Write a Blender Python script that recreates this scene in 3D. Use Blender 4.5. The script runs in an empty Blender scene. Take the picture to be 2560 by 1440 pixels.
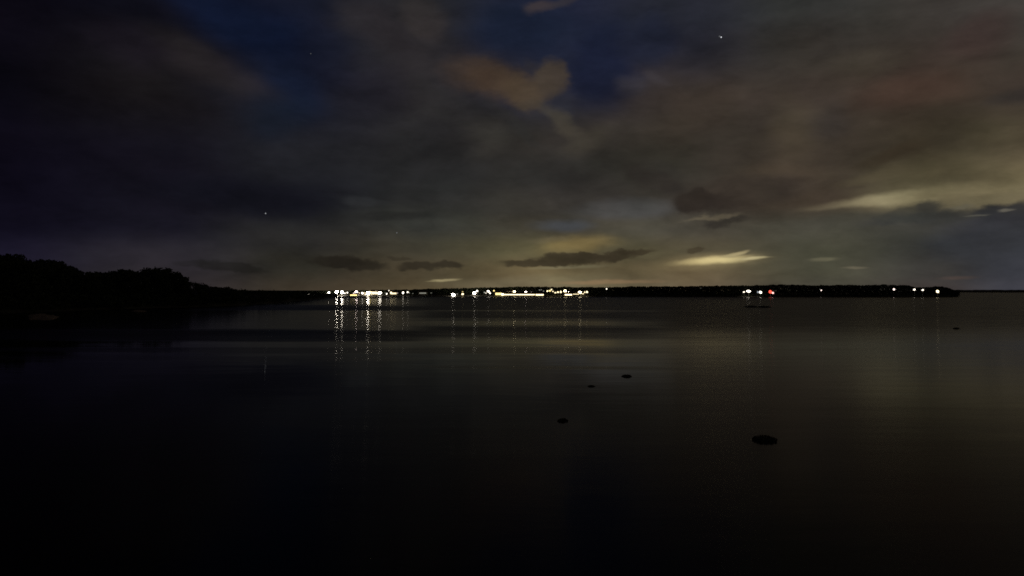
import bpy, bmesh, math, random
from mathutils import Vector, Matrix
R = math.radians
random.seed(7)
S = bpy.context.scene
C = S.collection

# ---------------------------------------------------------------- camera
F = 1898.0          # focal length in photograph pixels (2560 wide)
H = 3.4             # eye height above the water
HOR = 727.0         # horizon line in the photograph, at its centre
ROLL = R(0.10)
cam_d = bpy.data.cameras.new("camera"); cam = bpy.data.objects.new("camera", cam_d); C.objects.link(cam)
cam_d.sensor_width = 36.0; cam_d.lens = 36.0 * F / 2560.0
cam_d.clip_start = 0.1; cam_d.clip_end = 120000.0
PITCH = math.atan((HOR - 720.0) / F)
cam.matrix_world = Matrix.Translation((0, 0, H)) @ Matrix.Rotation(R(90) + PITCH, 4, 'X') @ Matrix.Rotation(ROLL, 4, 'Z')
S.camera = cam
CM = cam.matrix_world.to_3x3()

def ray(px, py):
    return (CM @ Vector(((px - 1280) / F, (720 - py) / F, -1))).normalized()
def at(px, py, Y):
    """the point of the place seen at that picture position, Y metres out"""
    d = ray(px, py); k = Y / d.y
    return Vector((d.x * k, Y, H + d.z * k))
def azel(px, py):
    d = ray(px, py)
    return math.atan2(d.x, d.y), math.asin(d.z)

# ---------------------------------------------------------------- exposure
S.view_settings.view_transform = 'Standard'
S.view_settings.look = 'None'
S.view_settings.exposure = 0.0
S.view_settings.gamma = 1.0
S.render.engine = 'CYCLES'
S.cycles.max_bounces = 3
S.cycles.diffuse_bounces = 2; S.cycles.glossy_bounces = 2
S.cycles.sample_clamp_indirect = 4.0
S.cycles.use_denoising = False
S.cycles.filter_width = 1.7

def lin(c):
    return tuple(((v / 255) / 12.92 if v / 255 <= 0.04045 else (((v / 255) + 0.055) / 1.055) ** 2.4) for v in c)

def sky_lin(c):
    g = .3 * c[0] + .5 * c[1] + .2 * c[2]
    return lin([v + (g - v) * .12 for v in c])

# ---------------------------------------------------------------- night sky: clear dark blue air, cloud decks lit by towns below the horizon
W = bpy.data.worlds.new("World"); S.world = W; W.use_nodes = True
W.cycles.sampling_method = 'NONE'   # the dim even sky is found well enough by the surfaces' own rays
nt = W.node_tree; nt.nodes.clear()
def N(t, **k):
    n = nt.nodes.new(t)
    for a, v in k.items(): setattr(n, a, v)
    return n
def L(a, b): nt.links.new(a, b)
def M(op, a, b=None, clamp=False):
    n = N('ShaderNodeMath', operation=op, use_clamp=clamp)
    for i, v in enumerate((a, b)):
        if v is None: continue
        if isinstance(v, (int, float)): n.inputs[i].default_value = v
        else: L(v, n.inputs[i])
    return n.outputs[0]
tc = N('ShaderNodeTexCoord'); sep = N('ShaderNodeSeparateXYZ'); L(tc.outputs['Generated'], sep.inputs[0])
az = M('ARCTAN2', sep.outputs[0], sep.outputs[1])
el = M('ARCSINE', M('MAXIMUM', sep.outputs[2], 0.0))
com = N('ShaderNodeCombineXYZ'); L(az, com.inputs[0]); L(el, com.inputs[1])
P0 = com.outputs[0]
def noise(vec, scale, detail, stretch=(1, 1, 1), off=(0, 0, 0), rough=0.5):
    mp = N('ShaderNodeMapping'); L(vec, mp.inputs[0]); mp.inputs['Scale'].default_value = stretch; mp.inputs['Location'].default_value = off
    n = N('ShaderNodeTexNoise'); L(mp.outputs[0], n.inputs['Vector'])
    n.inputs['Scale'].default_value = scale; n.inputs['Detail'].default_value = detail; n.inputs['Roughness'].default_value = rough
    return n
def warped(scale, detail, stretch, amt, off):
    n = noise(P0, scale, detail, stretch, off)
    s = N('ShaderNodeVectorMath', operation='SUBTRACT'); L(n.outputs['Color'], s.inputs[0]); s.inputs[1].default_value = (.5, .5, .5)
    m = N('ShaderNodeVectorMath', operation='MULTIPLY'); L(s.outputs[0], m.inputs[0]); m.inputs[1].default_value = amt
    a = N('ShaderNodeVectorMath', operation='ADD'); L(m.outputs[0], a.inputs[0]); L(P0, a.inputs[1])
    # keep it in the az/el plane
    z = N('ShaderNodeVectorMath', operation='MULTIPLY'); L(a.outputs[0], z.inputs[0]); z.inputs[1].default_value = (1, 1, 0)
    return z.outputs[0]
WS = warped(4.0, 3, (1, 1.6, 1), (.14, .075, 0), (3, 1, 0))       # soft, large
WM = warped(9.0, 5, (1, 2.2, 1), (.075, .03, 0), (7, 2, 0))       # medium
WF = warped(24.0, 5, (1, 2.0, 1), (.034, .015, 0), (1, 5, 0))      # fine cloud edges
WX = warped(56.0, 5, (1, 1.7, 1), (.020, .014, 0), (5, 5, 0))    # billowing tops of the small low clouds
WH = warped(40.0, 4, (1, 2.4, 1), (.016, .0045, 0), (9, 5, 0))     # drawn-out bright breaks
# low frequency colour of the sky: ramps over elevation at several azimuths
cols = {
 0:    [(727,(18,16,28)),(640,(23,21,38)),(560,(15,13,28)),(400,(11,9,21)),(200,(9,8,17)),(20,(11,9,18))],
 400:  [(727,(46,42,46)),(640,(38,35,42)),(560,(22,21,32)),(400,(17,16,25)),(200,(25,23,26)),(20,(16,16,26))],
 750:  [(727,(59,52,40)),(660,(45,44,37)),(600,(40,40,39)),(520,(22,23,30)),(400,(30,31,36)),(200,(24,27,42)),(20,(20,24,40))],
 1050: [(727,(84,74,52)),(680,(71,64,47)),(620,(57,55,44)),(560,(54,56,52)),(500,(38,39,39)),(400,(36,36,37)),(200,(38,37,39)),(20,(38,38,41))],
 1350: [(727,(109,97,72)),(680,(99,87,60)),(620,(87,81,57)),(570,(69,65,54)),(525,(57,55,50)),(440,(42,42,40)),(350,(44,42,39)),(200,(30,36,54)),(20,(28,34,54))],
 1700: [(727,(99,89,67)),(680,(94,84,60)),(620,(76,72,54)),(570,(70,68,57)),(500,(54,50,44)),(400,(48,45,38)),(250,(54,48,42)),(120,(36,38,48)),(20,(34,37,46))],
 2050: [(727,(72,71,60)),(680,(71,71,57)),(620,(66,66,52)),(560,(68,68,56)),(500,(64,56,44)),(400,(58,52,42)),(250,(60,52,45)),(120,(54,51,46)),(20,(50,50,48))],
 2350: [(727,(62,57,54)),(680,(55,55,52)),(620,(52,53,50)),(560,(64,64,58)),(500,(112,104,76)),(430,(78,71,50)),(350,(56,49,38)),(200,(60,50,43)),(20,(54,52,47))],
 2560: [(727,(58,60,68)),(680,(52,55,62)),(600,(46,50,56)),(545,(50,52,56)),(495,(122,114,84)),(430,(96,88,62)),(350,(76,68,50)),(220,(56,48,42)),(20,(60,58,52))],
}
sw = N('ShaderNodeSeparateXYZ'); L(WS, sw.inputs[0])
# milder warp for the base
base_az = M('ADD', M('MULTIPLY', az, .5), M('MULTIPLY', sw.outputs[0], .5))
base_el = M('ADD', M('MULTIPLY', el, .75), M('MULTIPLY', sw.outputs[1], .25))
ELMAX = 0.42
prev = None; prev_az = None
for px in sorted(cols):
    cr = N('ShaderNodeValToRGB'); L(M('DIVIDE', base_el, ELMAX, True), cr.inputs[0])
    cr.color_ramp.interpolation = 'B_SPLINE' if False else 'EASE'
    st = [(azel(px, py)[1] / ELMAX, sky_lin(c)) for py, c in cols[px]]
    while len(cr.color_ramp.elements) < len(st): cr.color_ramp.elements.new(0.5)
    for e, (p, c) in zip(cr.color_ramp.elements, st): e.position = max(0, min(1, p))
    for e, (p, c) in zip(cr.color_ramp.elements, st): e.color = (*c, 1)
    a = azel(px, 600)[0]
    if prev is None: prev = cr.outputs[0]
    else:
        mr = N('ShaderNodeMapRange', interpolation_type='SMOOTHSTEP'); L(base_az, mr.inputs[0])
        mr.inputs[1].default_value = prev_az; mr.inputs[2].default_value = a
        mx = N('ShaderNodeMix', data_type='RGBA'); L(mr.outputs[0], mx.inputs[0]); L(prev, mx.inputs[6]); L(cr.outputs[0], mx.inputs[7])
        prev = mx.outputs[2]
    prev_az = a
cur = prev
nblob = 0
def blob(px, py, w, h, col, op=1.0, rot=0, edge=0.5, warp='M'):
    """one cloud or gap: centre, half width and half height in photograph pixels, colour, opacity, where its edge starts to fade"""
    global cur, WS, WM, WF, WX, WH, nblob
    nblob += 1
    if nblob % 15 == 0:      # makes the renderer work through the clouds in order (it has few registers)
        new = []
        for wv in (WS, WM, WF, WX, WH):
            v = N('ShaderNodeVectorMath', operation='MULTIPLY_ADD'); L(cur, v.inputs[0]); v.inputs[1].default_value = (1e-7, 1e-7, 0); L(wv, v.inputs[2]); new.append(v.outputs[0])
        WS, WM, WF, WX, WH = new
    a, e = azel(px, py); x = (px - 1280) / F
    mp = N('ShaderNodeMapping', vector_type='TEXTURE')
    L({'S': WS, 'M': WM, 'F': WF, 'X': WX, 'H': WH}[warp], mp.inputs[0])
    mp.inputs['Location'].default_value = (a, e, 0)
    mp.inputs['Rotation'].default_value = (0, 0, R(rot))
    mp.inputs['Scale'].default_value = (w / F / (1 + x * x), h / F / math.sqrt(1 + x * x), 1)
    ln = N('ShaderNodeVectorMath', operation='LENGTH'); L(mp.outputs[0], ln.inputs[0])
    mr = N('ShaderNodeMapRange', interpolation_type='SMOOTHERSTEP'); L(ln.outputs['Value'], mr.inputs[0])
    mr.inputs[1].default_value = edge; mr.inputs[2].default_value = 1.0; mr.inputs[3].default_value = op; mr.inputs[4].default_value = 0.0
    mx = N('ShaderNodeMix', data_type='RGBA'); L(mr.outputs[0], mx.inputs[0]); L(cur, mx.inputs[6]); mx.inputs[7].default_value = (*sky_lin(col), 1)
    cur = mx.outputs[2]
#  large forms
blob(620, 60, 300, 130, (12, 22, 46), .85, -20, .1, 'S')
blob(700, 230, 170, 110, (16, 26, 48), .7, -30, .1, 'S')
blob(520, 170, 230, 60, (40, 36, 37), .55, -22, .1, 'S')
blob(330, 120, 200, 70, (26, 22, 30), .6, -10, .1, 'S')
blob(880, 250, 180, 100, (32, 32, 40), .5, 0, .1, 'S')
blob(800, 170, 130, 120, (23, 27, 44), .5, 0, .05, 'S')
blob(940, 60, 170, 75, (40, 38, 42), .8, -25, .2, 'M')
blob(1060, 45, 90, 60, (54, 50, 50), .6, -40, .2, 'M')
blob(1300, 70, 210, 90, (22, 30, 49), .9, 0, .25, 'M')
blob(1500, 170, 130, 150, (22, 29, 50), .9, 0, .25, 'M')
blob(1620, 100, 110, 80, (28, 34, 52), .7, 0, .2, 'M')
blob(660, 300, 150, 90, (19, 27, 42), .6, 0, .1, 'S')
blob(600, 490, 330, 75, (16, 17, 26), .75, -3, .2, 'M')
blob(1000, 540, 170, 22, (38, 39, 38), .7, 0, .2, 'M')
blob(900, 500, 90, 18, (48, 50, 52), .6, 0, .1, 'M')
#  the heart-shaped tan cloud and the streaks trailing from it
blob(1150, 280, 190, 70, (42, 42, 42), .7, -25, .1, 'M')
blob(1250, 210, 200, 100, (44, 42, 42), .6, -20, .1, 'S')
blob(1165, 185, 105, 66, (59, 50, 42), .75, -10, .05, 'X')
blob(1235, 198, 120, 68, (71, 58, 44), .85, -18, .1, 'X')
blob(1300, 225, 90, 60, (72, 61, 45), .85, -30, .15, 'X')
blob(1345, 225, 70, 52, (69, 59, 45), .8, 30, .15, 'X')
blob(1380, 195, 58, 60, (63, 56, 46), .9, -10, .4, 'X')
blob(1328, 165, 34, 26, (46, 44, 44), .45, 0, .0, 'X')
blob(1325, 262, 48, 24, (64, 57, 45), .7, 10, .1, 'X')
blob(1420, 265, 40, 50, (40, 42, 50), .6, 0, .1, 'M')
blob(1405, 305, 105, 34, (64, 61, 51), .7, -42, .1, 'F')
blob(1470, 350, 110, 40, (60, 57, 48), .6, 20, .1, 'M')
blob(1220, 345, 90, 80, (56, 54, 49), .55, -20, .0, 'M')
blob(1280, 310, 140, 26, (44, 44, 43), .7, -35, .1, 'M')
blob(1345, 18, 56, 22, (60, 53, 55), .8, 10, .1, 'F')
blob(1400, 5, 70, 16, (48, 46, 50), .7, 12, .1, 'F')
blob(1580, 210, 70, 36, (50, 50, 55), .6, 0, .05, 'F')
blob(1640, 195, 60, 22, (57, 55, 58), .5, -30, .05, 'F')
#  right hand deck
blob(1760, 290, 220, 90, (60, 52, 43), .7, 10, .1, 'S')
blob(1965, 330, 100, 150, (70, 63, 47), .6, 10, .0, 'S')
blob(2035, 320, 90, 70, (48, 45, 42), .6, 0, .0, 'S')
blob(1800, 370, 160, 80, (52, 47, 40), .6, 0, .1, 'M')
blob(1970, 440, 190, 50, (76, 67, 52), .75, 0, .1, 'M')
blob(2260, 250, 260, 60, (64, 48, 40), .6, 5, .1, 'S')
blob(2480, 100, 160, 90, (62, 46, 42), .5, 0, .1, 'S')
blob(2230, 380, 150, 34, (54, 46, 34), .8, 15, .2, 'M')
blob(2530, 240, 90, 30, (46, 42, 40), .7, 10, .2, 'M')
blob(2200, 170, 170, 60, (62, 58, 48), .5, 0, .1, 'S')
blob(2180, 440, 160, 22, (80, 72, 52), .6, 12, .1, 'M')
blob(1640, 440, 110, 60, (46, 43, 38), .85, -25, .3, 'M')
#  clear greenish strip under the deck, dark snout
blob(1560, 522, 190, 42, (70, 70, 68), .9, 3, .2, 'M')
blob(1400, 562, 110, 26, (68, 74, 82), .7, 0, .1, 'M')
blob(1860, 476, 220, 58, (58, 52, 44), .9, 5, .35, 'F')
blob(1640, 452, 120, 34, (43, 39, 35), .9, -20, .3, 'X')
blob(1735, 503, 70, 38, (41, 36, 31), .93, 4, .5, 'X')
blob(1800, 505, 100, 32, (43, 38, 33), .85, 8, .2, 'X')
blob(1890, 490, 130, 34, (58, 52, 43), .6, 6, .1, 'F')
blob(1780, 543, 120, 10, (96, 90, 70), .7, 4, .1, 'X')
blob(1790, 560, 52, 18, (50, 48, 42), .9, 6, .25, 'X')
blob(1835, 550, 52, 14, (51, 49, 42), .85, 14, .2, 'X')
blob(2080, 560, 260, 26, (66, 66, 56), .5, 3, .1, 'M')
blob(2260, 500, 330, 24, (144, 135, 100), .9, 3, .1, 'M')
blob(2400, 484, 250, 32, (122, 113, 80), .7, 4, .05, 'M')
blob(2460, 600, 200, 84, (48, 51, 56), .9, 5, .25, 'M')
blob(2300, 545, 230, 24, (54, 56, 54), .85, 3, .2, 'X')
blob(2315, 518, 62, 26, (50, 51, 49), .85, 0, .2, 'X')
blob(2255, 528, 60, 16, (58, 58, 52), .7, 6, .1, 'X')
blob(2540, 530, 140, 36, (44, 46, 50), .92, 6, .35, 'X')
blob(2470, 528, 56, 18, (46, 48, 50), .85, 10, .2, 'X')
blob(2405, 518, 50, 12, (106, 102, 82), .8, 6, .1, 'X')
blob(2511, 526, 26, 7, (106, 104, 92), .8, 5, .1, 'H')
blob(2440, 539, 50, 4, (90, 90, 78), .6, 2, .1, 'H')
blob(2250, 545, 170, 22, (60, 62, 56), .6, 3, .1, 'M')
#  glow over the far town
blob(1440, 612, 150, 36, (124, 108, 66), .9, 4, .05, 'F')
blob(1380, 600, 80, 14, (106, 96, 70), .5, 2, .05, 'X')
blob(1300, 700, 260, 30, (110, 101, 75), .7, 0, .1, 'S')
blob(1600, 640, 150, 26, (85, 80, 57), .5, 0, .1, 'M')
blob(1520, 705, 190, 9, (137, 111, 80), .8, 1, .1, 'H')
blob(1420, 668, 150, 7, (117, 110, 82), .7, 2, .1, 'H')
blob(1770, 654, 210, 32, (122, 111, 77), .8, 4, .0, 'H')
blob(1785, 651, 150, 15, (195, 181, 124), .95, 4, .05, 'H')
blob(1840, 634, 50, 8, (157, 146, 103), .9, 14, .1, 'H')
blob(1880, 645, 65, 5, (179, 169, 122), .9, 4, .1, 'H')
blob(2060, 648, 52, 7, (97, 94, 73), .85, 3, .1, 'H')
blob(2140, 669, 48, 5, (94, 90, 73), .8, 1, .1, 'H')
blob(2390, 695, 70, 8, (73, 63, 57), .7, 1, .1, 'H')
blob(1112, 701, 52, 6, (153, 141, 103), .95, 4, .1, 'H')
blob(1090, 704, 36, 3, (130, 120, 85), .7, 0, .1, 'H')
#  small dark clouds low over the water
for a in [(1330, 659, 105, 12, 0, .9), (1400, 651, 105, 19, 2, .9), (1400, 640, 38, 13, 0, .85), (1475, 647, 105, 19, 3, .9), (1455, 640, 40, 12, 0, .8), (1540, 640, 85, 15, 5, .85), (1595, 629, 58, 12, 2, .85), (1560, 630, 34, 9, 0, .7), (1738, 624, 30, 10, 0, .65),
          (900, 663, 95, 19, -2, .85), (840, 656, 88, 19, -4, .85), (860, 648, 60, 12, 0, .7), (1050, 665, 78, 14, 0, .85), (1120, 662, 58, 14, 0, .9), (1000, 645, 44, 9, 0, .5), (580, 668, 120, 17, -6, .55), (480, 658, 60, 12, 0, .35)]:
    k = max(0, min(1, (a[0] - 500) / 900))
    c = (21 + 37 * k, 21 + 30 * k, 20 + 17 * k)
    blob(a[0], a[1], a[2], a[3], c, a[5], a[4], .42, 'X')
# cloud texture: gentle uneven light and dark through everything
n1 = noise(WM, 7, 6, (1, 2.2, 1), (4, 9, 0), .55)
n2 = noise(WF, 22, 5, (1, 2.6, 1), (2, 3, 0), .6)
n3 = noise(P0, 5, 3, (1, 2, 1), (12, 3, 0), .5)
f = M('ADD', M('MULTIPLY', M('SUBTRACT', n1.outputs[0], .5), 1.5), M('MULTIPLY', M('SUBTRACT', n2.outputs[0], .5), .6))
f = M('ADD', f, 1.0)
# above the frame the deck darkens towards the zenith
hi = N('ShaderNodeMapRange'); L(el, hi.inputs[0]); hi.inputs[1].default_value = .34; hi.inputs[2].default_value = .7; hi.inputs[3].default_value = 1.0; hi.inputs[4].default_value = .3
f = M('MULTIPLY', f, hi.outputs[0])
vm = N('ShaderNodeVectorMath', operation='SCALE'); L(cur, vm.inputs[0]); L(f, vm.inputs['Scale'])
ht = N('ShaderNodeVectorMath', operation='MULTIPLY_ADD'); L(n3.outputs['Color'], ht.inputs[0]); ht.inputs[1].default_value = (.22, .14, .22); ht.inputs[2].default_value = (.93, .925, .88)
vt = N('ShaderNodeVectorMath', operation='MULTIPLY'); L(vm.outputs[0], vt.inputs[0]); L(ht.outputs[0], vt.inputs[1])
bg = N('ShaderNodeBackground'); L(vt.outputs[0], bg.inputs[0]); bg.inputs[1].default_value = 1.0
sky = N('ShaderNodeTexSky', sky_type='NISHITA'); sky.sun_disc = False; sky.sun_elevation = R(-8); sky.sun_rotation = R(20)
bg2 = N('ShaderNodeBackground'); L(sky.outputs[0], bg2.inputs[0]); bg2.inputs[1].default_value = 0.05
ad = N('ShaderNodeAddShader'); L(bg.outputs[0], ad.inputs[0]); L(bg2.outputs[0], ad.inputs[1])
wo = N('ShaderNodeOutputWorld'); L(ad.outputs[0], wo.inputs[0])

# ---------------------------------------------------------------- helpers
def tag(o, label=None, cat=None, group=None, kind=None):
    if label: o['label'] = label
    if cat: o['category'] = cat
    if group: o['group'] = group
    if kind: o['kind'] = kind
    return o
def mesh(name, verts, faces, mat, parent=None, smooth=False):
    me = bpy.data.meshes.new(name); me.from_pydata([tuple(v) for v in verts], [], faces); me.update()
    if smooth: me.polygons.foreach_set('use_smooth', [True] * len(me.polygons))
    o = bpy.data.objects.new(name, me); C.objects.link(o); me.materials.append(mat)
    if parent: o.parent = parent
    return o
def empty(name, loc):
    o = bpy.data.objects.new(name, None); o.location = loc; o.empty_display_size = .3; C.objects.link(o); return o
def material(name, col, rough=.8, var=0.3, scale=2.0, bump=0.0, spec=.3):
    m = bpy.data.materials.new(name); m.use_nodes = True; t = m.node_tree; b = t.nodes['Principled BSDF']
    b.inputs['Roughness'].default_value = rough; b.inputs['Specular IOR Level'].default_value = spec
    g = t.nodes.new('ShaderNodeNewGeometry'); n = t.nodes.new('ShaderNodeTexNoise'); n.inputs['Scale'].default_value = scale; n.inputs['Detail'].default_value = 5
    t.links.new(g.outputs['Position'], n.inputs['Vector'])
    r = t.nodes.new('ShaderNodeValToRGB'); t.links.new(n.outputs[0], r.inputs[0])
    r.color_ramp.elements[0].position = .3; r.color_ramp.elements[1].position = .7
    r.color_ramp.elements[0].color = (*[c * (1 - var) for c in col], 1); r.color_ramp.elements[1].color = (*[min(1, c * (1 + var)) for c in col], 1)
    t.links.new(r.outputs[0], b.inputs['Base Color'])
    if bump:
        bp = t.nodes.new('ShaderNodeBump'); bp.inputs['Distance'].default_value = bump; t.links.new(n.outputs[0], bp.inputs['Height']); t.links.new(bp.outputs[0], b.inputs['Normal'])
    return m
def glow(name, col, strength):
    m = bpy.data.materials.new(name); m.use_nodes = True; t = m.node_tree; t.nodes.clear()
    e = t.nodes.new('ShaderNodeEmission'); e.inputs[0].default_value = (*col, 1); e.inputs[1].default_value = strength
    o = t.nodes.new('ShaderNodeOutputMaterial'); t.links.new(e.outputs[0], o.inputs[0]); return m
M_LEAF = material('dark_leaves', (.035, .045, .025), .85, .35, 1.5)
M_BARK = material('bark', (.06, .05, .04), .9, .3, 8, .02)
M_LAND = material('shore_ground', (.05, .045, .03), .95, .4, .6, .05)
M_MUD = material('wet_mud', (.035, .03, .025), .6, .4, 6, .02)
M_SAND = material('pale_sand', (.26, .19, .14), .9, .2, 3, .02)
M_WEED = material('dark_weed', (.04, .037, .028), .9, .4, 20, .01, .05)
M_POLE = material('grey_metal', (.12, .12, .12), .6, .15, 10)
M_WALL = material('rendered_wall', (.35, .32, .27), .85, .15, 3)
M_ROOF = material('dark_roof_tiles', (.08, .05, .04), .85, .3, 5)
M_TIMBER = material('weathered_timber', (.14, .11, .08), .85, .3, 6)

# ---------------------------------------------------------------- water
def water_material():
    m = bpy.data.materials.new('night_water'); m.use_nodes = True; t = m.node_tree; b = t.nodes['Principled BSDF']
    def n(ty, **k):
        x = t.nodes.new(ty)
        for a, v in k.items(): setattr(x, a, v)
        return x
    def mm(op, a, c=None, clamp=False):
        x = n('ShaderNodeMath', operation=op, use_clamp=clamp)
        for i, v in enumerate((a, c)):
            if v is None: continue
            if isinstance(v, (int, float)): x.inputs[i].default_value = v
            else: t.links.new(v, x.inputs[i])
        return x.outputs[0]
    g = n('ShaderNodeNewGeometry'); s = n('ShaderNodeSeparateXYZ'); t.links.new(g.outputs['Position'], s.inputs[0])
    # wind patches: where ripples roughen the water, as a function of the distance out from the beach
    wv = n('ShaderNodeMapping'); t.links.new(g.outputs['Position'], wv.inputs[0]); wv.inputs['Scale'].default_value = (.010, .045, 1)
    wn = n('ShaderNodeTexNoise'); t.links.new(wv.outputs[0], wn.inputs['Vector']); wn.inputs['Scale'].default_value = 1; wn.inputs['Detail'].default_value = 4
    Y = mm('MAXIMUM', s.outputs[1], 3.0)
    Yw = mm('MULTIPLY', Y, mm('ADD', mm('MULTIPLY', mm('SUBTRACT', wn.outputs[0], .5), .34), 1.0))
    q = mm('DIVIDE', H * F, Yw)                    # steepness at which that water is seen from the beach
    qn = mm('DIVIDE', q, 400.0, True)
    def ramp(st):
        r = n('ShaderNodeValToRGB'); t.links.new(qn, r.inputs[0]); r.color_ramp.interpolation = 'EASE'
        while len(r.color_ramp.elements) < len(st): r.color_ramp.elements.new(.5)
        for e, (p, v) in zip(r.color_ramp.elements, st): e.position = p / 400
        for e, (p, v) in zip(r.color_ramp.elements, st): e.color = (v, v, v, 1)
        return r.outputs[0]
    left = ramp([(0, .34), (15, .34), (22, .115), (36, .105), (40, .26), (50, .26), (54, .11), (97, .11), (106, .27), (124, .22), (134, .05), (142, .05), (145, .13), (151, .13), (155, .05), (164, .09), (171, .09), (178, .045), (260, .05), (400, .14)])
    mid = ramp([(0, .29), (46, .28), (51, .18), (56, .27), (68, .27), (76, .145), (84, .15), (94, .27), (112, .21), (126, .06), (141, .055), (145, .15), (151, .15), (155, .055), (182, .05), (185, .13), (189, .13), (194, .05), (260, .06), (400, .15)])
    right = ramp([(0, .30), (30, .30), (60, .30), (80, .28), (110, .18), (140, .13), (200, .13), (400, .17)])
    ax = mm('DIVIDE', s.outputs[0], Y)
    def mixf(a, c, x0, x1):
        mr = n('ShaderNodeMapRange', interpolation_type='SMOOTHSTEP'); t.links.new(ax, mr.inputs[0]); mr.inputs[1].default_value = x0; mr.inputs[2].default_value = x1
        mx = n('ShaderNodeMix', data_type='FLOAT'); t.links.new(mr.outputs[0], mx.inputs[0]); t.links.new(a, mx.inputs[2]); t.links.new(c, mx.inputs[3])
        return mx.outputs[0]
    r1 = mixf(left, mid, (970 - 1280) / F, (1130 - 1280) / F)
    r2 = mixf(r1, right, (1480 - 1280) / F, (1750 - 1280) / F)
    # fine ripples break the patches up
    fv = n('ShaderNodeMapping'); t.links.new(g.outputs['Position'], fv.inputs[0]); fv.inputs['Scale'].default_value = (.12, .6, 1)
    fn = n('ShaderNodeTexNoise'); t.links.new(fv.outputs[0], fn.inputs['Vector']); fn.inputs['Scale'].default_value = 1; fn.inputs['Detail'].default_value = 6; fn.inputs['Roughness'].default_value = .65
    rr = mm('MULTIPLY', r2, mm('ADD', mm('MULTIPLY', mm('SUBTRACT', fn.outputs[0], .5), .6), .78))
    t.links.new(rr, b.inputs['Roughness'])
    # low swell
    sv = n('ShaderNodeMapping'); t.links.new(g.outputs['Position'], sv.inputs[0]); sv.inputs['Scale'].default_value = (.16, .5, 1)
    sn = n('ShaderNodeTexNoise'); t.links.new(sv.outputs[0], sn.inputs['Vector']); sn.inputs['Scale'].default_value = 1; sn.inputs['Detail'].default_value = 4
    bp = n('ShaderNodeBump'); bp.inputs['Distance'].default_value = .016; bp.inputs['Strength'].default_value = .6
    t.links.new(sn.outputs[0], bp.inputs['Height']); t.links.new(bp.outputs[0], b.inputs['Normal'])
    b.inputs['Base Color'].default_value = (.004, .004, .004, 1)
    b.inputs['IOR'].default_value = 1.10; b.inputs['Specular Tint'].default_value = (1, .80, .70, 1)
    # the ripples run in towards the beach, so they tilt the surface to and fro more than sideways
    b.inputs['Anisotropic'].default_value = .9
    tg = n('ShaderNodeCombineXYZ'); tg.inputs[1].default_value = 1.0; t.links.new(tg.outputs[0], b.inputs['Tangent'])
    return m
E = 60000
water = mesh('water', [(-E, -E, 0), (E, -E, 0), (E, E, 0), (-E, E, 0)], [(0, 1, 2, 3)], water_material())
tag(water, 'dark calm bay water reflecting the night sky', None, None, 'structure')

# ---------------------------------------------------------------- land
def interp(tab, x):
    if x <= tab[0][0]: return tab[0][1]
    for (a, u), (b, v) in zip(tab, tab[1:]):
        if x <= b: return u + (v - u) * (x - a) / (b - a)
    return tab[-1][1]
def px_of(x, Y): return 1280 + F * x / Y
def strip_land(name, line, depth, rise, label):
    """land behind a waterline given as (picture x, metres out)"""
    prof = [(-1.5, -.4), (0, 0.0), (1.5, .25), (5, .55), (depth * .3, rise), (depth, rise * 1.15), (depth * 1.6, -.5)]
    vs, fs = [], []; k = len(prof)
    xs = []; x = line[0][0]
    while x <= line[-1][0]: xs.append(x); x += 12
    rnd = random.Random(3)
    for x in xs:
        Y0 = interp(line, x)
        for d, z in prof:
            Y = Y0 + d + (rnd.uniform(-.6, .6) if d < 6 else 0)
            vs.append(((x - 1280) / F * Y, Y, z + (rnd.uniform(-.08, .12) if 0 < d < depth else 0)))
    for i in range(len(xs) - 1):
        for j in range(k - 1):
            a = i * k + j; fs.append((a, a + k, a + k + 1, a + 1))
    o = mesh(name, vs, fs, M_LAND, None, True); tag(o, label, None, None, 'structure'); return o
HEAD = [(-900, 88), (-200, 104), (0, 112), (100, 118), (250, 130), (400, 145), (520, 156), (600, 168), (700, 215), (760, 265), (810, 335), (850, 425)]
strip_land('headland', HEAD, 45, 1.4, 'low dark wooded headland on the left of the bay')
FAR = [(560, 440), (1280, 440), (1900, 445), (2300, 450), (2380, 462), (2400, 470)]
strip_land('far_shore', FAR, 60, 1.3, 'low dark far shore across the bay')

# a very distant low coast beyond the right end of the far shore
rnd = random.Random(5); vs, fs = [], []; k = 0
for px in range(2340, 3300, 9):
    D = 3000; t = at(px, 724.6 + rnd.uniform(-.4, .5), D); hgt = max(3.0, t.z) * min(1, (px - 2335) / 30)
    for d, z in ((-30, -.5), (0, 1.2), (25, hgt), (260, hgt * .8), (300, -1)): vs.append((t.x * (D + d) / D, D + d, z))
    if k:
        for j in range(4): b0 = (k - 1) * 5 + j; fs.append((b0, b0 + 5, b0 + 6, b0 + 1))
    k += 1
tag(mesh('distant_coast', vs, fs, M_LAND, None, True), 'thin dark distant coast on the horizon at the far right', None, None, 'structure')

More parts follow.
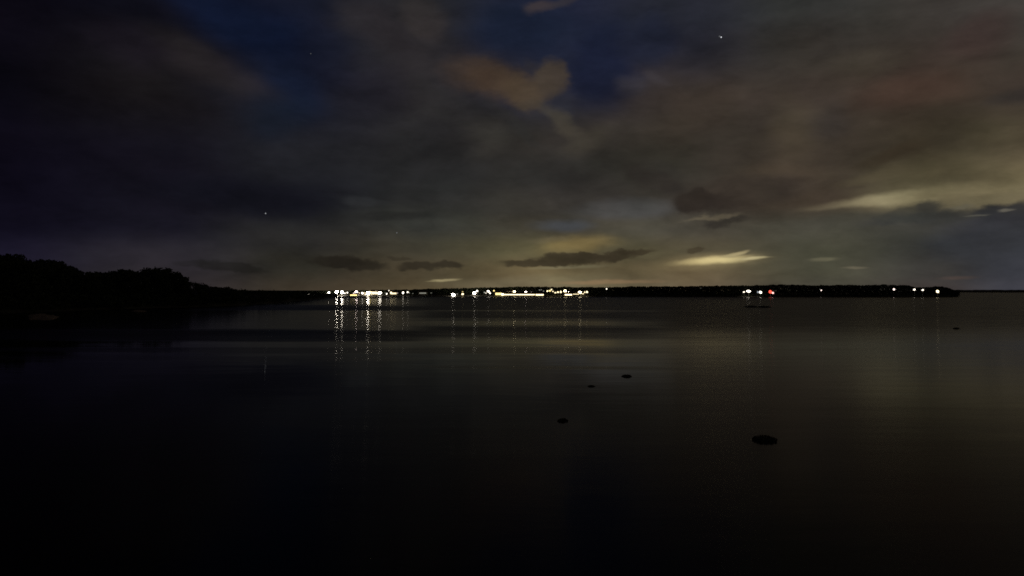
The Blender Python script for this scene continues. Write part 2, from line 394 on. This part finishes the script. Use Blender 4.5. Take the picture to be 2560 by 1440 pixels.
# ---------------------------------------------------------------- trees
def tube(vs, fs, pts, rads, seg=6):
    b = len(vs)
    for i, (p, r) in enumerate(zip(pts, rads)):
        d = (pts[min(i + 1, len(pts) - 1)] - pts[max(i - 1, 0)]).normalized()
        u = d.orthogonal().normalized(); w = d.cross(u)
        for k in range(seg):
            a = 2 * math.pi * k / seg; vs.append(p + (u * math.cos(a) + w * math.sin(a)) * r)
    for i in range(len(pts) - 1):
        for k in range(seg):
            fs.append((b + i * seg + k, b + i * seg + (k + 1) % seg, b + (i + 1) * seg + (k + 1) % seg, b + (i + 1) * seg + k))
    fs.append(tuple(b + (len(pts) - 1) * seg + k for k in range(seg)))
def leaf(vs, fs, c, s, rnd):
    a = Vector((rnd.gauss(0, 1), rnd.gauss(0, 1), rnd.gauss(0, 1))).normalized(); u = a.orthogonal().normalized(); w = a.cross(u)
    t = rnd.uniform(0, 6.28); u, w = u * math.cos(t) + w * math.sin(t), w * math.cos(t) - u * math.sin(t)
    b = len(vs); u = u * s; w = w * s * .55
    vs += [c - u, c + w, c + u, c - w]; fs.append((b, b + 1, b + 2, b + 3))
def tree_geo(seed, h=7.0, spread=2.6, nclump=34, nleaf=60, ls=.24, low=.22):
    rnd = random.Random(seed); tv, tf, cv, cf = [], [], [], []
    lean = Vector((rnd.uniform(-.4, .4), rnd.uniform(-.3, .3), 0))
    top = Vector((0, 0, h * .72)) + lean
    pts = [Vector((0, 0, -.4)), Vector((0, 0, h * .2)) + lean * .2, Vector((rnd.uniform(-.2, .2), 0, h * .45)) + lean * .6, top]
    tube(tv, tf, pts, [.24, .18, .12, .04])
    for k in range(nclump):
        th = rnd.uniform(0, 6.283); zz = rnd.uniform(low, 1.0); prof = math.sin(math.pi * (zz - low * .6) / (1.06 - low * .6)) ** .6
        rr = spread * prof * math.sqrt(rnd.uniform(.15, 1))
        c = Vector((math.cos(th) * rr, math.sin(th) * rr, h * zz * .94)) + lean * zz
        st = pts[1].lerp(pts[2], rnd.uniform(0, 1)) if zz < .6 else pts[2].lerp(pts[3], rnd.uniform(0, .9))
        if k < 12: tube(tv, tf, [st, st.lerp(c, .5) + Vector((0, 0, .15)), c], [.07, .045, .015], 4)
        cr = rnd.uniform(.55, 1.0) * spread * .36
        for _ in range(nleaf):
            v = Vector((rnd.gauss(0, 1), rnd.gauss(0, 1), rnd.gauss(0, .8))); v = v.normalized() * cr * rnd.uniform(.2, 1) ** .5
            leaf(cv, cf, c + v, ls * rnd.uniform(.6, 1.3), rnd)
    return tv, tf, cv, cf
KINDS = []
for sd, h, sp, low in ((1, 7, 2.9, .2), (2, 7, 2.3, .15), (3, 7, 3.5, .25), (4, 7, 2.6, .1)):
    tv, tf, cv, cf = tree_geo(sd, h, sp, 52, 64, .27, low)
    r = empty('tree', (0, 0, 0)); t = mesh('trunk', tv, tf, M_BARK, r, True); c = mesh('crown', cv, cf, M_LEAF, r)
    zmax = max(v.z for v in cv)
    KINDS.append((r, zmax, [False]))
def place_tree(kind, x, y, z, h, rz, label, group, wide=1.0):
    r, zmax, used = KINDS[kind]
    if not used[0]: o = r; used[0] = True
    else:
        o = r.copy(); C.objects.link(o)
        for ch in r.children:
            d = ch.copy(); C.objects.link(d); d.parent = o
    s = h / zmax
    o.location = (x, y, z); o.rotation_euler = (0, 0, rz); o.scale = (s * wide, s * wide, s)
    tag(o, label, 'tree', group)
SKYL = [(-600, 600), (-200, 618), (0, 628), (25, 632), (45, 644), (80, 648), (115, 643), (150, 648), (175, 662), (200, 674), (240, 673), (280, 676), (320, 671), (352, 676), (378, 668), (400, 661), (425, 666), (445, 683), (480, 698), (520, 709), (560, 716), (610, 722), (660, 726), (720, 728)]
hump = {60: 'round crowned dark tree, one of the tallest, at the left end of the headland', 400: 'dark tree forming the rounded hump standing up near the middle of the headland skyline',
        140: 'dark tree on the shoulder where the headland skyline starts to drop'}
rnd = random.Random(11); px = -420; i = 0
while px < 600:
    D = interp(HEAD, px) + rnd.uniform(7, 13); p = at(px, interp(SKYL, px) + rnd.uniform(-1, 5), D)
    lab = next((v for k, v in hump.items() if abs(px - k) < 17), None)
    if lab: hump = {k: v for k, v in hump.items() if v != lab}
    h = p.z - .7
    place_tree(i % 4 if h > 4 else 3, p.x, p.y, .7, h, rnd.uniform(0, 6), lab or ('dark tree in the dense unlit wood along the left headland' if px < 470 else 'low dark tree on the tapering end of the left headland'), 'trees of the headland wood' if px < 470 else 'low trees on the headland tip', 1.0 if h > 4 else 1.5)
    px += rnd.uniform(17, 27); i += 1
def foliage_mass(name, spots, label, ls, nclump, nleaf, seed):
    """a wood or thicket seen as one mass: spots are (x, y, ground z, height, half width)"""
    rnd = random.Random(seed); vs, fs = [], []
    for x, y, z, h, w in spots:
        tube(vs, fs, [Vector((x, y, z - .3)), Vector((x, y, z + h * .6))], [.12, .04], 4)
        for k in range(nclump):
            zz = rnd.uniform(.08, 1) ** .8; pr = math.sqrt(max(.05, 1 - (zz - .35) ** 2 / .5))
            c = Vector((x + rnd.uniform(-1, 1) * w * pr, y + rnd.uniform(-1, 1) * w * pr, z + h * zz - .3))
            for _ in range(nleaf):
                v = Vector((rnd.gauss(0, 1), rnd.gauss(0, 1), rnd.gauss(0, .7))) * w * .17
                leaf(vs, fs, c + v, ls * rnd.uniform(.6, 1.4), rnd)
    o = mesh(name, vs, fs, M_LEAF); tag(o, label, None, None, 'stuff'); return o
# undergrowth at the feet of the headland trees
sp = []; px = -420
while px < 845:
    D = interp(HEAD, px) + rnd.uniform(2.5, 5.5); hh = rnd.uniform(1.4, 2.6)
    top = interp(SKYL, px) if px < 640 else interp([(640, 724), (700, 726), (780, 729), (850, 729)], px)
    p = at(px, top + 2, D); h = min(hh, max(.9, p.z - .3)) if px < 500 else max(1.2, p.z - .4 + rnd.uniform(-.4, .2))
    sp.append((p.x, p.y, .35, h, 1.5 + D / 260)); px += rnd.uniform(7, 11) * 150 / max(D, 120) if D < 200 else rnd.uniform(5, 8)
foliage_mass('undergrowth', sp, 'dark scrub along the waterline of the left headland', .2, 9, 26, 5)
FT = [(560, 724), (700, 727), (820, 727), (900, 726), (1000, 724), (1100, 721), (1200, 719), (1300, 716), (1400, 717), (1500, 718), (1560, 716), (1640, 716), (1700, 715), (1800, 714), (1870, 713), (1960, 711), (2010, 712), (2080, 713), (2120, 711), (2160, 713),
      (2210, 711), (2270, 713), (2290, 717), (2330, 716), (2355, 716), (2370, 719), (2385, 724), (2398, 728)]
rnd = random.Random(9); vs, fs = [], []; px = 560.0
bump = [(x, rnd.uniform(0, 1)) for x in range(540, 2430, 7)]
while px < 2398:
    for _ in range(24):
        q_ = px + rnd.uniform(-1.2, 1.2); D = interp(FAR, px) + 13 + rnd.uniform(0, 10)
        p = at(q_, interp(FT, q_) + interp(bump, q_) * 2.2 - .6, D); top = p.z
        z = .7 + (top - .9) * rnd.uniform(0, 1) ** .75
        leaf(vs, fs, Vector((p.x, p.y, z)), rnd.uniform(.4, .75), rnd)
    px += .8
px = 570
while px < 2390:
    D = interp(FAR, px) + 18; p = at(px, interp(FT, px) + 3, D); tube(vs, fs, [Vector((p.x, p.y, .5)), Vector((p.x, p.y, max(1, p.z)))], [.16, .06], 5); px += rnd.uniform(7, 16)
tag(mesh('far_wood', vs, fs, M_LEAF), 'dark wood along the whole far shore, a low black band on the horizon', None, None, 'stuff')
# ground cover in front of the wood so the bank has no bald edge
sp = []; px = 1480
while px < 2396:
    D = interp(FAR, px) + rnd.uniform(1.5, 4); p = at(px, 730, D); sp.append((p.x, p.y, .1, rnd.uniform(.9, 2.2), 1.2)); px += 7
foliage_mass('shore_scrub', sp, 'dark scrub at the foot of the far wood, right of the town lights', .34, 6, 12, 19)

# ---------------------------------------------------------------- lights of the far town
WHITE = (1.0, .90, .74); WARM = (1.0, .82, .48); YEL = (1.0, .78, .30); PINK = (1.0, .80, .72); COOL = (.80, .90, 1.0); GREY = (.9, .9, .75)
_g = {}
def gm(col, s):
    k = (col, s)
    if k not in _g: _g[k] = glow('lamp_glow', col, s)
    return _g[k]
def bloom_globe_geo(rx, rz, seed):  # glowing globe, swollen and uneven so its shape takes in the lamp's bloom
    bm = bmesh.new(); bmesh.ops.create_icosphere(bm, subdivisions=2, radius=1.0)
    rnd = random.Random(seed); a = rnd.uniform(-.3, .3)
    for v in bm.verts:
        v.co = Vector((v.co.x * rx * (1 + .1 * math.sin(3 * v.co.z + seed)), v.co.y * rx * .8, v.co.z * rz + a * v.co.x * rz))
    vs = [v.co.copy() for v in bm.verts]; fs = [tuple(w.index for w in f.verts) for f in bm.faces]; bm.free(); return vs, fs
_n = [0]
def lamp(px, py, rx, rz, col, s, label, group, Y=None, cat='lamp'):
    _n[0] += 1
    Y = Y or (447 if py < 734 else 442)
    p = at(px, py, Y); u = Y / F; a, b = rx * u * .84, rz * u * .84
    if p.z - b < .15: p.z = b + .15
    base = .9 if Y > 445 else .35
    base = min(base, p.z - b - .05)
    r = empty('street_lamp' if cat == 'lamp' else cat, (p.x, p.y, base))
    tv, tf = [], []
    tube(tv, tf, [Vector((0, 0, -.3)), Vector((0, 0, .06)), Vector((0, 0, .07)), Vector((0, 0, max(.1, p.z - b * .8 - base)))], [.14, .14, .07, .045], 8)
    mesh('pole', tv, tf, M_POLE, r, True)
    vs, fs = bloom_globe_geo(a, b, _n[0]); vs = [v + Vector((0, 0, p.z - base)) for v in vs]
    mesh('lamp_bloom_globe', vs, fs, gm(col, s), r, True)
    # a small cap over the globe
    cv, cf = [], []
    tube(cv, cf, [Vector((0, 0, p.z - base + b * .98)), Vector((0, 0, p.z - base + b * 1.04 + .06))], [max(.08, a * .3), .03], 8)
    mesh('cap', cv, cf, M_POLE, r, True)
    tag(r, label, cat.replace('_', ' '), group); return r
# (x, y, rx, ry, colour, strength) in photograph pixels
A = [(772,736.8,3,1.8,WHITE,3),(786,736.5,1,1,GREY,.3),(822.4,732.3,3.3,3.6,WHITE,16),(828.8,739.3,3,2.2,WHITE,2),(835,737.5,1.2,1.2,WHITE,1.5),
     (841.7,730.8,4.5,4,WHITE,75),(855,730.8,3.7,3.8,WHITE,38),(862,733,2,1.8,WHITE,3),(868.4,731.6,2.2,2.2,WHITE,3),(891,730.5,4.2,3.6,PINK,18),(884.5,734.5,3.4,2.6,PINK,3),
     (897.3,732.7,3,2,WARM,2),(906,733,3.1,3.1,WHITE,4),(911,732,1.5,2,WARM,1.2),(920,733,4.6,4,WHITE,55),(925,731,3.6,3,YEL,4),(915,735.4,4,1.6,WARM,3),(922.3,737,2.6,2,WARM,3),
     (949.3,732.7,5,4,WHITE,16),(943,734.3,2.2,2,WARM,2),(963,732.5,1.5,1,GREY,.25),(966.8,734.5,2,2.2,WHITE,3),(972.3,726.4,1.3,2,WHITE,2),(977.5,731.3,2.6,2.4,WARM,3),
     (993.8,732.7,1.4,1.4,PINK,.6),(1007.6,731.9,2.7,3.4,WHITE,4),(1019,730.4,2.6,2.4,WHITE,2.5),(1023,732,1.3,1.2,GREY,.6),(1032,733.8,1.8,1,GREY,.2),(1078,732.3,3,1.4,GREY,.12)]
B = [(1133.2,736.7,5.2,3.8,WHITE,20),(1143,735,2.5,1.2,GREY,.3),(1156.6,735.3,3.4,2.6,WARM,3),(1156.6,729.5,1.7,1.9,YEL,.8),(1186,732.8,4.4,4,WHITE,18),(1193,727.4,3.1,2.8,WHITE,3),  # grey one next to the first: that lamp's light tail, added as a globe
     (1211,731,1.6,1.6,GREY,.6),(1215,732.6,1.8,1.6,WHITE,1.5),(1220.8,728.3,4,3,WHITE,4),(1225.2,733.1,2.2,2,WHITE,3),(1234.8,726.8,2.2,2.2,YEL,2),
     (1256.3,736,4,2.6,WARM,6),(1262,732,2,2,PINK,1.2),(1286,731.2,3.6,4.8,WARM,18),(1292.5,733.6,1.8,1.8,WARM,2),(1304,733,3,3,PINK,3),(1314.7,731,4,3.4,PINK,14),(1323,733.6,3,2.2,WARM,3),
     (1329,731.3,2,2,PINK,1.4),(1345.3,733,2,1.6,WARM,1),(1348.9,725,1.8,1.6,GREY,.25),(1353,724.5,1.4,1.4,GREY,.3),(1358.8,727.7,1.7,1.4,GREY,.3),
     (1368.6,727.7,2.7,2.2,WARM,2.4),(1374.5,727,3,2.2,YEL,2),(1378.5,724,2.4,2.2,WARM,2),(1382.2,728.6,2.2,1.8,WARM,1.6),(1388.4,731.7,3,2,WARM,2),(1395,730.4,3,2.2,WARM,2.4),(1402,729.8,2.6,3.4,WARM,2.2),
     (1412.7,727.6,4.6,4,WARM,6),(1419.9,732.4,5,3.4,WHITE,26),(1429,731.7,1.8,1.8,WARM,1.6),(1449.5,731.3,4.6,4,WARM,14),(1457.6,734.4,2.4,1.4,WARM,2),(1462,730.6,2.2,2.2,WARM,1.8),(1467.5,730,3,3,WARM,2.6)]
colname = {WHITE: 'white', WARM: 'warm white', YEL: 'yellow', PINK: 'pinkish', COOL: 'bluish white', GREY: 'faint grey'}
def ordinal(n):
    w = ['first','second','third','fourth','fifth','sixth','seventh','eighth','ninth','tenth','eleventh','twelfth','thirteenth','fourteenth','fifteenth','sixteenth','seventeenth','eighteenth','nineteenth','twentieth']
    return w[n - 1] if n <= 20 else ('twenty-' + w[n - 21] if n < 30 else ('thirtieth' if n == 30 else 'thirty-' + w[n - 31]))
def cluster(rows, where, group):
    order = sorted(range(len(rows)), key=lambda i: rows[i][0])
    for k, i in enumerate(order):
        x, y, rx, ry, c, s = rows[i]
        size = 'large' if rx > 3.9 else ('small' if rx < 2.3 else 'medium')
        lamp(x, y, rx, ry, c, s, '%s %s lamp, %s from the left in %s' % (size, colname[c], ordinal(k + 1), where), group)
cluster(A, 'the left row of shore lights', 'lamps of the left shore lights')
cluster(B, 'the central row of shore lights', 'lamps of the central shore lights')
lamp(1516.4,722.3,1.9,1.9,WHITE,2.5,'tiny lone white lamp high on the wood just right of the central lights','single lamps on the far shore',447)
lamp(1752,720.5,2.2,1.2,GREY,.05,'barely visible grey lamp in the wood between the town and the red light','single lamps on the far shore',447)
G2 = 'lights beside the red beacon'
lamp(1859.9,730,3,1.7,WHITE,2.5,'small white lamp, leftmost of the lights beside the red beacon',G2)
lamp(1871.5,728,6.2,3.4,WHITE,4,'wide bright white lamp, the biggest light beside the red beacon',G2)
lamp(1901.2,730.6,4,3.6,WHITE,4,'round white lamp between the wide white light and the red beacon',G2)
lamp(1894.8,730.2,2.8,3,COOL,.35,'dim bluish tail of light added left of the round white lamp',G2,449)  # the white lamp's bluish light tail, put in as a globe of its own
G3 = 'lamps at the right end of the far shore'
lamp(2053.2,725.8,1.9,1.9,PINK,2,'lone small lamp midway between red beacon and right end lamps',G3)
lamp(2050,723.4,1.2,1.2,GREY,.2,'tiny dim lamp touching the upper left of the lone small lamp',G3,449)
lamp(2234.9,723.5,3,2.8,PINK,2.5,'small pinkish lamp, leftmost of the four at the right end of the shore',G3)
lamp(2285.8,724,3.2,2.7,WHITE,2.5,'small white lamp, second of the four at the right end of the shore',G3)
lamp(2306.7,725,3.3,2.4,WHITE,2.2,'small oval white lamp, third of the four at the right end of the shore',G3)
lamp(2344,728.5,4,3.9,WARM,4,'brightest round lamp, rightmost of the four at the right end of the shore',G3)
# red beacon: post, red lamp, small white lamp below
p = at(1926, 729.6, 436); r = empty('harbour_beacon', (p.x, p.y, 0)); u = 436 / F
tv, tf = [], []; tube(tv, tf, [Vector((0, 0, -1)), Vector((0, 0, .5)), Vector((0, 0, .52)), Vector((0, 0, p.z - 3.6 * u))], [.5, .5, .12, .09], 10); mesh('post', tv, tf, M_POLE, r, True)
vs, fs = bloom_globe_geo(4.2 * u, 4.2 * u, 3); mesh('red_lamp', [v + Vector((0, 0, p.z)) for v in vs], fs, gm((1, .10, .06), 1.6), r, True)
vs, fs = bloom_globe_geo(2.8 * u, 2.3 * u, 4); mesh('white_lamp', [v + Vector((4.4 * u, -1.2, p.z - 2.6 * u)) for v in vs], fs, gm((1, .5, .45), 2.2), r, True)
tv, tf = [], []; tube(tv, tf, [Vector((0, 0, p.z - 3.4 * u)), Vector((3.6 * u, -1.0, p.z - 4.4 * u))], [.06, .05], 6); mesh('bracket', tv, tf, M_POLE, r, True)
tag(r, 'red harbour beacon light with a pinkish white lamp at its side', 'beacon')

# lit houses and sheds on the waterfront
def bx(vs, fs, x0, x1, y0, y1, z0, z1):
    b = len(vs); vs += [Vector(v) for v in ((x0,y0,z0),(x1,y0,z0),(x1,y1,z0),(x0,y1,z0),(x0,y0,z1),(x1,y0,z1),(x1,y1,z1),(x0,y1,z1))]
    fs += [(b,b+3,b+2,b+1),(b+4,b+5,b+6,b+7),(b,b+1,b+5,b+4),(b+1,b+2,b+6,b+5),(b+2,b+3,b+7,b+6),(b+3,b,b+4,b+7)]
def house(name, cat, px, py, wpx, hpx, col, s, label, group, Y=451, panes=3, high=None):
    p = at(px, py, Y); u = Y / F; w = wpx * u; hh = hpx * u
    g = .3 if Y < 446 else .8
    if p.z - hh / 2 < g + .12: p.z = g + .12 + hh / 2
    r = empty(name, (p.x, p.y, g)); zc = p.z - g
    zt = high or (zc + hh / 2 + .35); W2 = w / 2 + .5; dp = 4.0
    vs, fs = [], []; bx(vs, fs, -W2, W2, 0, dp, -.5, zt); mesh('wall', vs, fs, M_WALL, r)
    vs = [Vector(v) for v in ((-W2-.25,-.3,zt),(W2+.25,-.3,zt),(W2+.25,dp+.3,zt),(-W2-.25,dp+.3,zt),(-W2-.25,dp/2,zt+.9),(W2+.25,dp/2,zt+.9))]
    mesh('roof', vs, [(0,1,5,4),(2,3,4,5),(1,2,5),(3,0,4),(0,3,2,1)], M_ROOF, r)
    pw = w / panes
    for k in range(panes):
        x0 = -w / 2 + k * pw; gap = min(.06, pw * .08)
        vs, fs = [], []; bx(vs, fs, x0 + gap, x0 + pw - gap, -.04, .01, zc - hh / 2, zc + hh / 2)
        wn = mesh('window', vs, fs, gm(col, s), r)
        vs, fs = [], []; bx(vs, fs, x0 + gap * .5, x0 + pw - gap * .5, -.10, -.005, zc - hh / 2 - .08, zc - hh / 2 - .01); mesh('sill', vs, fs, M_TIMBER, wn)
    tag(r, label, cat, group); return r
GH = 'lit buildings on the waterfront'
house('waterfront_house','house',884,739,17,2.6,YEL,2.6,'low waterfront house with yellow lit windows, leftmost lit building',GH,441,4)
house('waterfront_house','house',936,732.4,14,5.5,WARM,2.2,'house with warm lit windows between large lamps of the left lights',GH,451,4)
house('waterfront_house','house',983.5,733.6,15,3.6,WARM,2.0,'small lit house near the right end of the left lights',GH,451,4)
house('shelter','shelter',1057,732.8,17,2.6,GREY,.32,'dim greyish lit shelter alone in the gap right of the left lights',GH,451,5)
house('waterfront_house','house',1246.5,735.2,16,5.5,YEL,2.0,'lit house with orange yellow windows at the left end of the bright quay',GH,446,4)
house('waterfront_house','house',1273,733,17,5.5,WARM,2.0,'tall lit house behind the left part of the bright quay',GH,451,5)
house('boathouse','boathouse',1349,737,20,3.2,WARM,3,'low boathouse with wide lit front at right end of the bright quay',GH,442,5)
house('boathouse','boathouse',1421,736.8,18,3.2,WARM,3.2,'low boathouse with wide lit front near the right end of central lights',GH,442,5)
# lamp-lit promenade pavilions: long low rows of lit openings
house('quay_pavilion','pavilion',1300,736.6,84,2.6,WARM,2.8,'long low quay pavilion with a continuous bright lit front',GH,444,22)
house('quay_pavilion','pavilion',1434,735.4,28,1.6,WARM,1.8,'short low quay pavilion with a thin lit front at the right',GH,446,9)

# ---------------------------------------------------------------- stars
def star(px, py, r, s, label, group='stars'):
    d = ray(px, py); bm = bmesh.new(); bmesh.ops.create_icosphere(bm, subdivisions=1, radius=r * 30000 / F)
    me = bpy.data.meshes.new('star'); bm.to_mesh(me); bm.free(); mt = glow('star_glow', (.92, .95, 1.0), s); mt.cycles.emission_sampling = 'NONE'; me.materials.append(mt)
    o = bpy.data.objects.new('star', me); o.location = Vector((0, 0, H)) + d * 30000; C.objects.link(o); tag(o, label, 'star', group)
star(1803, 93, 1.7, .8, 'bright star high in the right half of the sky')
star(1799, 91, 2.2, .10, 'faint smear of light added at the left of the bright high star')  # glow smear of the bright star, added as a second sphere
star(664, 533.5, 1.7, .3, 'bright star low in the left half of the sky')
star(992, 582, 1.6, .14, 'faint star right of the low bright star, above the small clouds')
star(777, 134, 1.4, .08, 'faint star in the blue gap at upper left')

# ---------------------------------------------------------------- weed clumps, mud bars, sandbars
def mound(name, px, py, wpx, hpx, mat, label, cat, group, seed, zh, rag=.25, weed=False):
    q = ray(px, py); k = -H / q.z; c = Vector((q.x * k, q.y * k, 0))
    u = c.y / F; a = wpx / 2 * u; b = max(.05, (hpx * c.y * c.y / (H * F)) / 2)
    rnd = random.Random(seed); vs, fs = [Vector((0, 0, zh))], []; rings, seg = 5, 22
    ph = [rnd.uniform(0, 6.28) for _ in range(4)]
    for i in range(1, rings + 1):
        t = i / rings
        for j in range(seg):
            th = 2 * math.pi * j / seg
            e = 1 + rag * (math.sin(2 * th + ph[0]) * .5 + math.sin(3 * th + ph[1]) * .4 + math.sin(5 * th + ph[2]) * .3) + rnd.uniform(-.08, .08) * rag * 3
            vs.append(Vector((math.cos(th) * a * t * e, math.sin(th) * b * t * e, zh * (1 - t ** 2) * (1 + rnd.uniform(-.25, .25)) - (.03 if i == rings else 0))))
    for j in range(seg): fs.append((0, 1 + j, 1 + (j + 1) % seg))
    for i in range(rings - 1):
        for j in range(seg):
            p0 = 1 + i * seg + j; p1 = 1 + i * seg + (j + 1) % seg; fs.append((p0, p0 + seg, p1 + seg, p1))
    rot = Matrix.Rotation(-math.atan2(c.x, c.y), 3, 'Z'); vs = [rot @ v for v in vs]
    o = mesh(name, vs, fs, mat, None, True); o.location = c
    if weed:
        fv, ff = [], []
        for _ in range(260):
            th = rnd.uniform(0, 6.28); t = rnd.uniform(0, 1) ** .5; p = Vector((math.cos(th) * a * t, math.sin(th) * b * t, zh * (1 - t * t) + .01)); p = rot @ p
            leaf(fv, ff, p, a * .10 * rnd.uniform(.5, 1.4), rnd)
        mesh('frond', fv, ff, M_WEED, o)['kind'] = 'stuff'
    tag(o, label, cat, group, 'structure' if cat is None else None)
    return o
GW = 'weed clumps in the shallows'
mound('weed_clump', 1912, 1100, 60, 22, M_WEED, 'large dark oval weed clump, nearest in the shallow water', 'weed clump', GW, 1, .03, .12, True)
mound('weed_clump', 1407, 1052, 27, 11, M_WEED, 'round dark weed clump left of the nearest large one', 'weed clump', GW, 2, .015, .2, True)
mound('weed_clump', 1567, 941, 24, 7, M_WEED, 'ragged black weed clump right of the two pale lamp reflections', 'weed clump', GW, 3, .04, .4, True)
mound('weed_clump', 1478, 966, 18, 4, M_WEED, 'thin flat weed streak below left of the ragged clump', 'weed clump', GW, 4, .015, .4, True)
mound('weed_clump', 2391, 822, 16, 4, M_WEED, 'small dark weed clump far out at the right', 'weed clump', GW, 6, .10, .3, True)
mound('mud_bar', 1878, 768, 34, 3, M_WEED, 'thin black mud bar below the red beacon, its left half', 'mud bar', 'mud bars far out', 7, .3, .3)
mound('mud_bar', 1910, 768.5, 30, 3, M_WEED, 'thin black mud bar below the red beacon, its right half', 'mud bar', 'mud bars far out', 8, .3, .3)
mound('sandbar', 104, 792, 66, 20, M_SAND, 'faint brown sandbar in the dark water by the left headland', 'sandbar', 'pale sandbars near the headland', 9, .25, .3)
mound('sandbar', 346, 778, 36, 4, M_SAND, 'very faint small sandbar right of the brown one by the headland', 'sandbar', 'pale sandbars near the headland', 10, .2, .3)
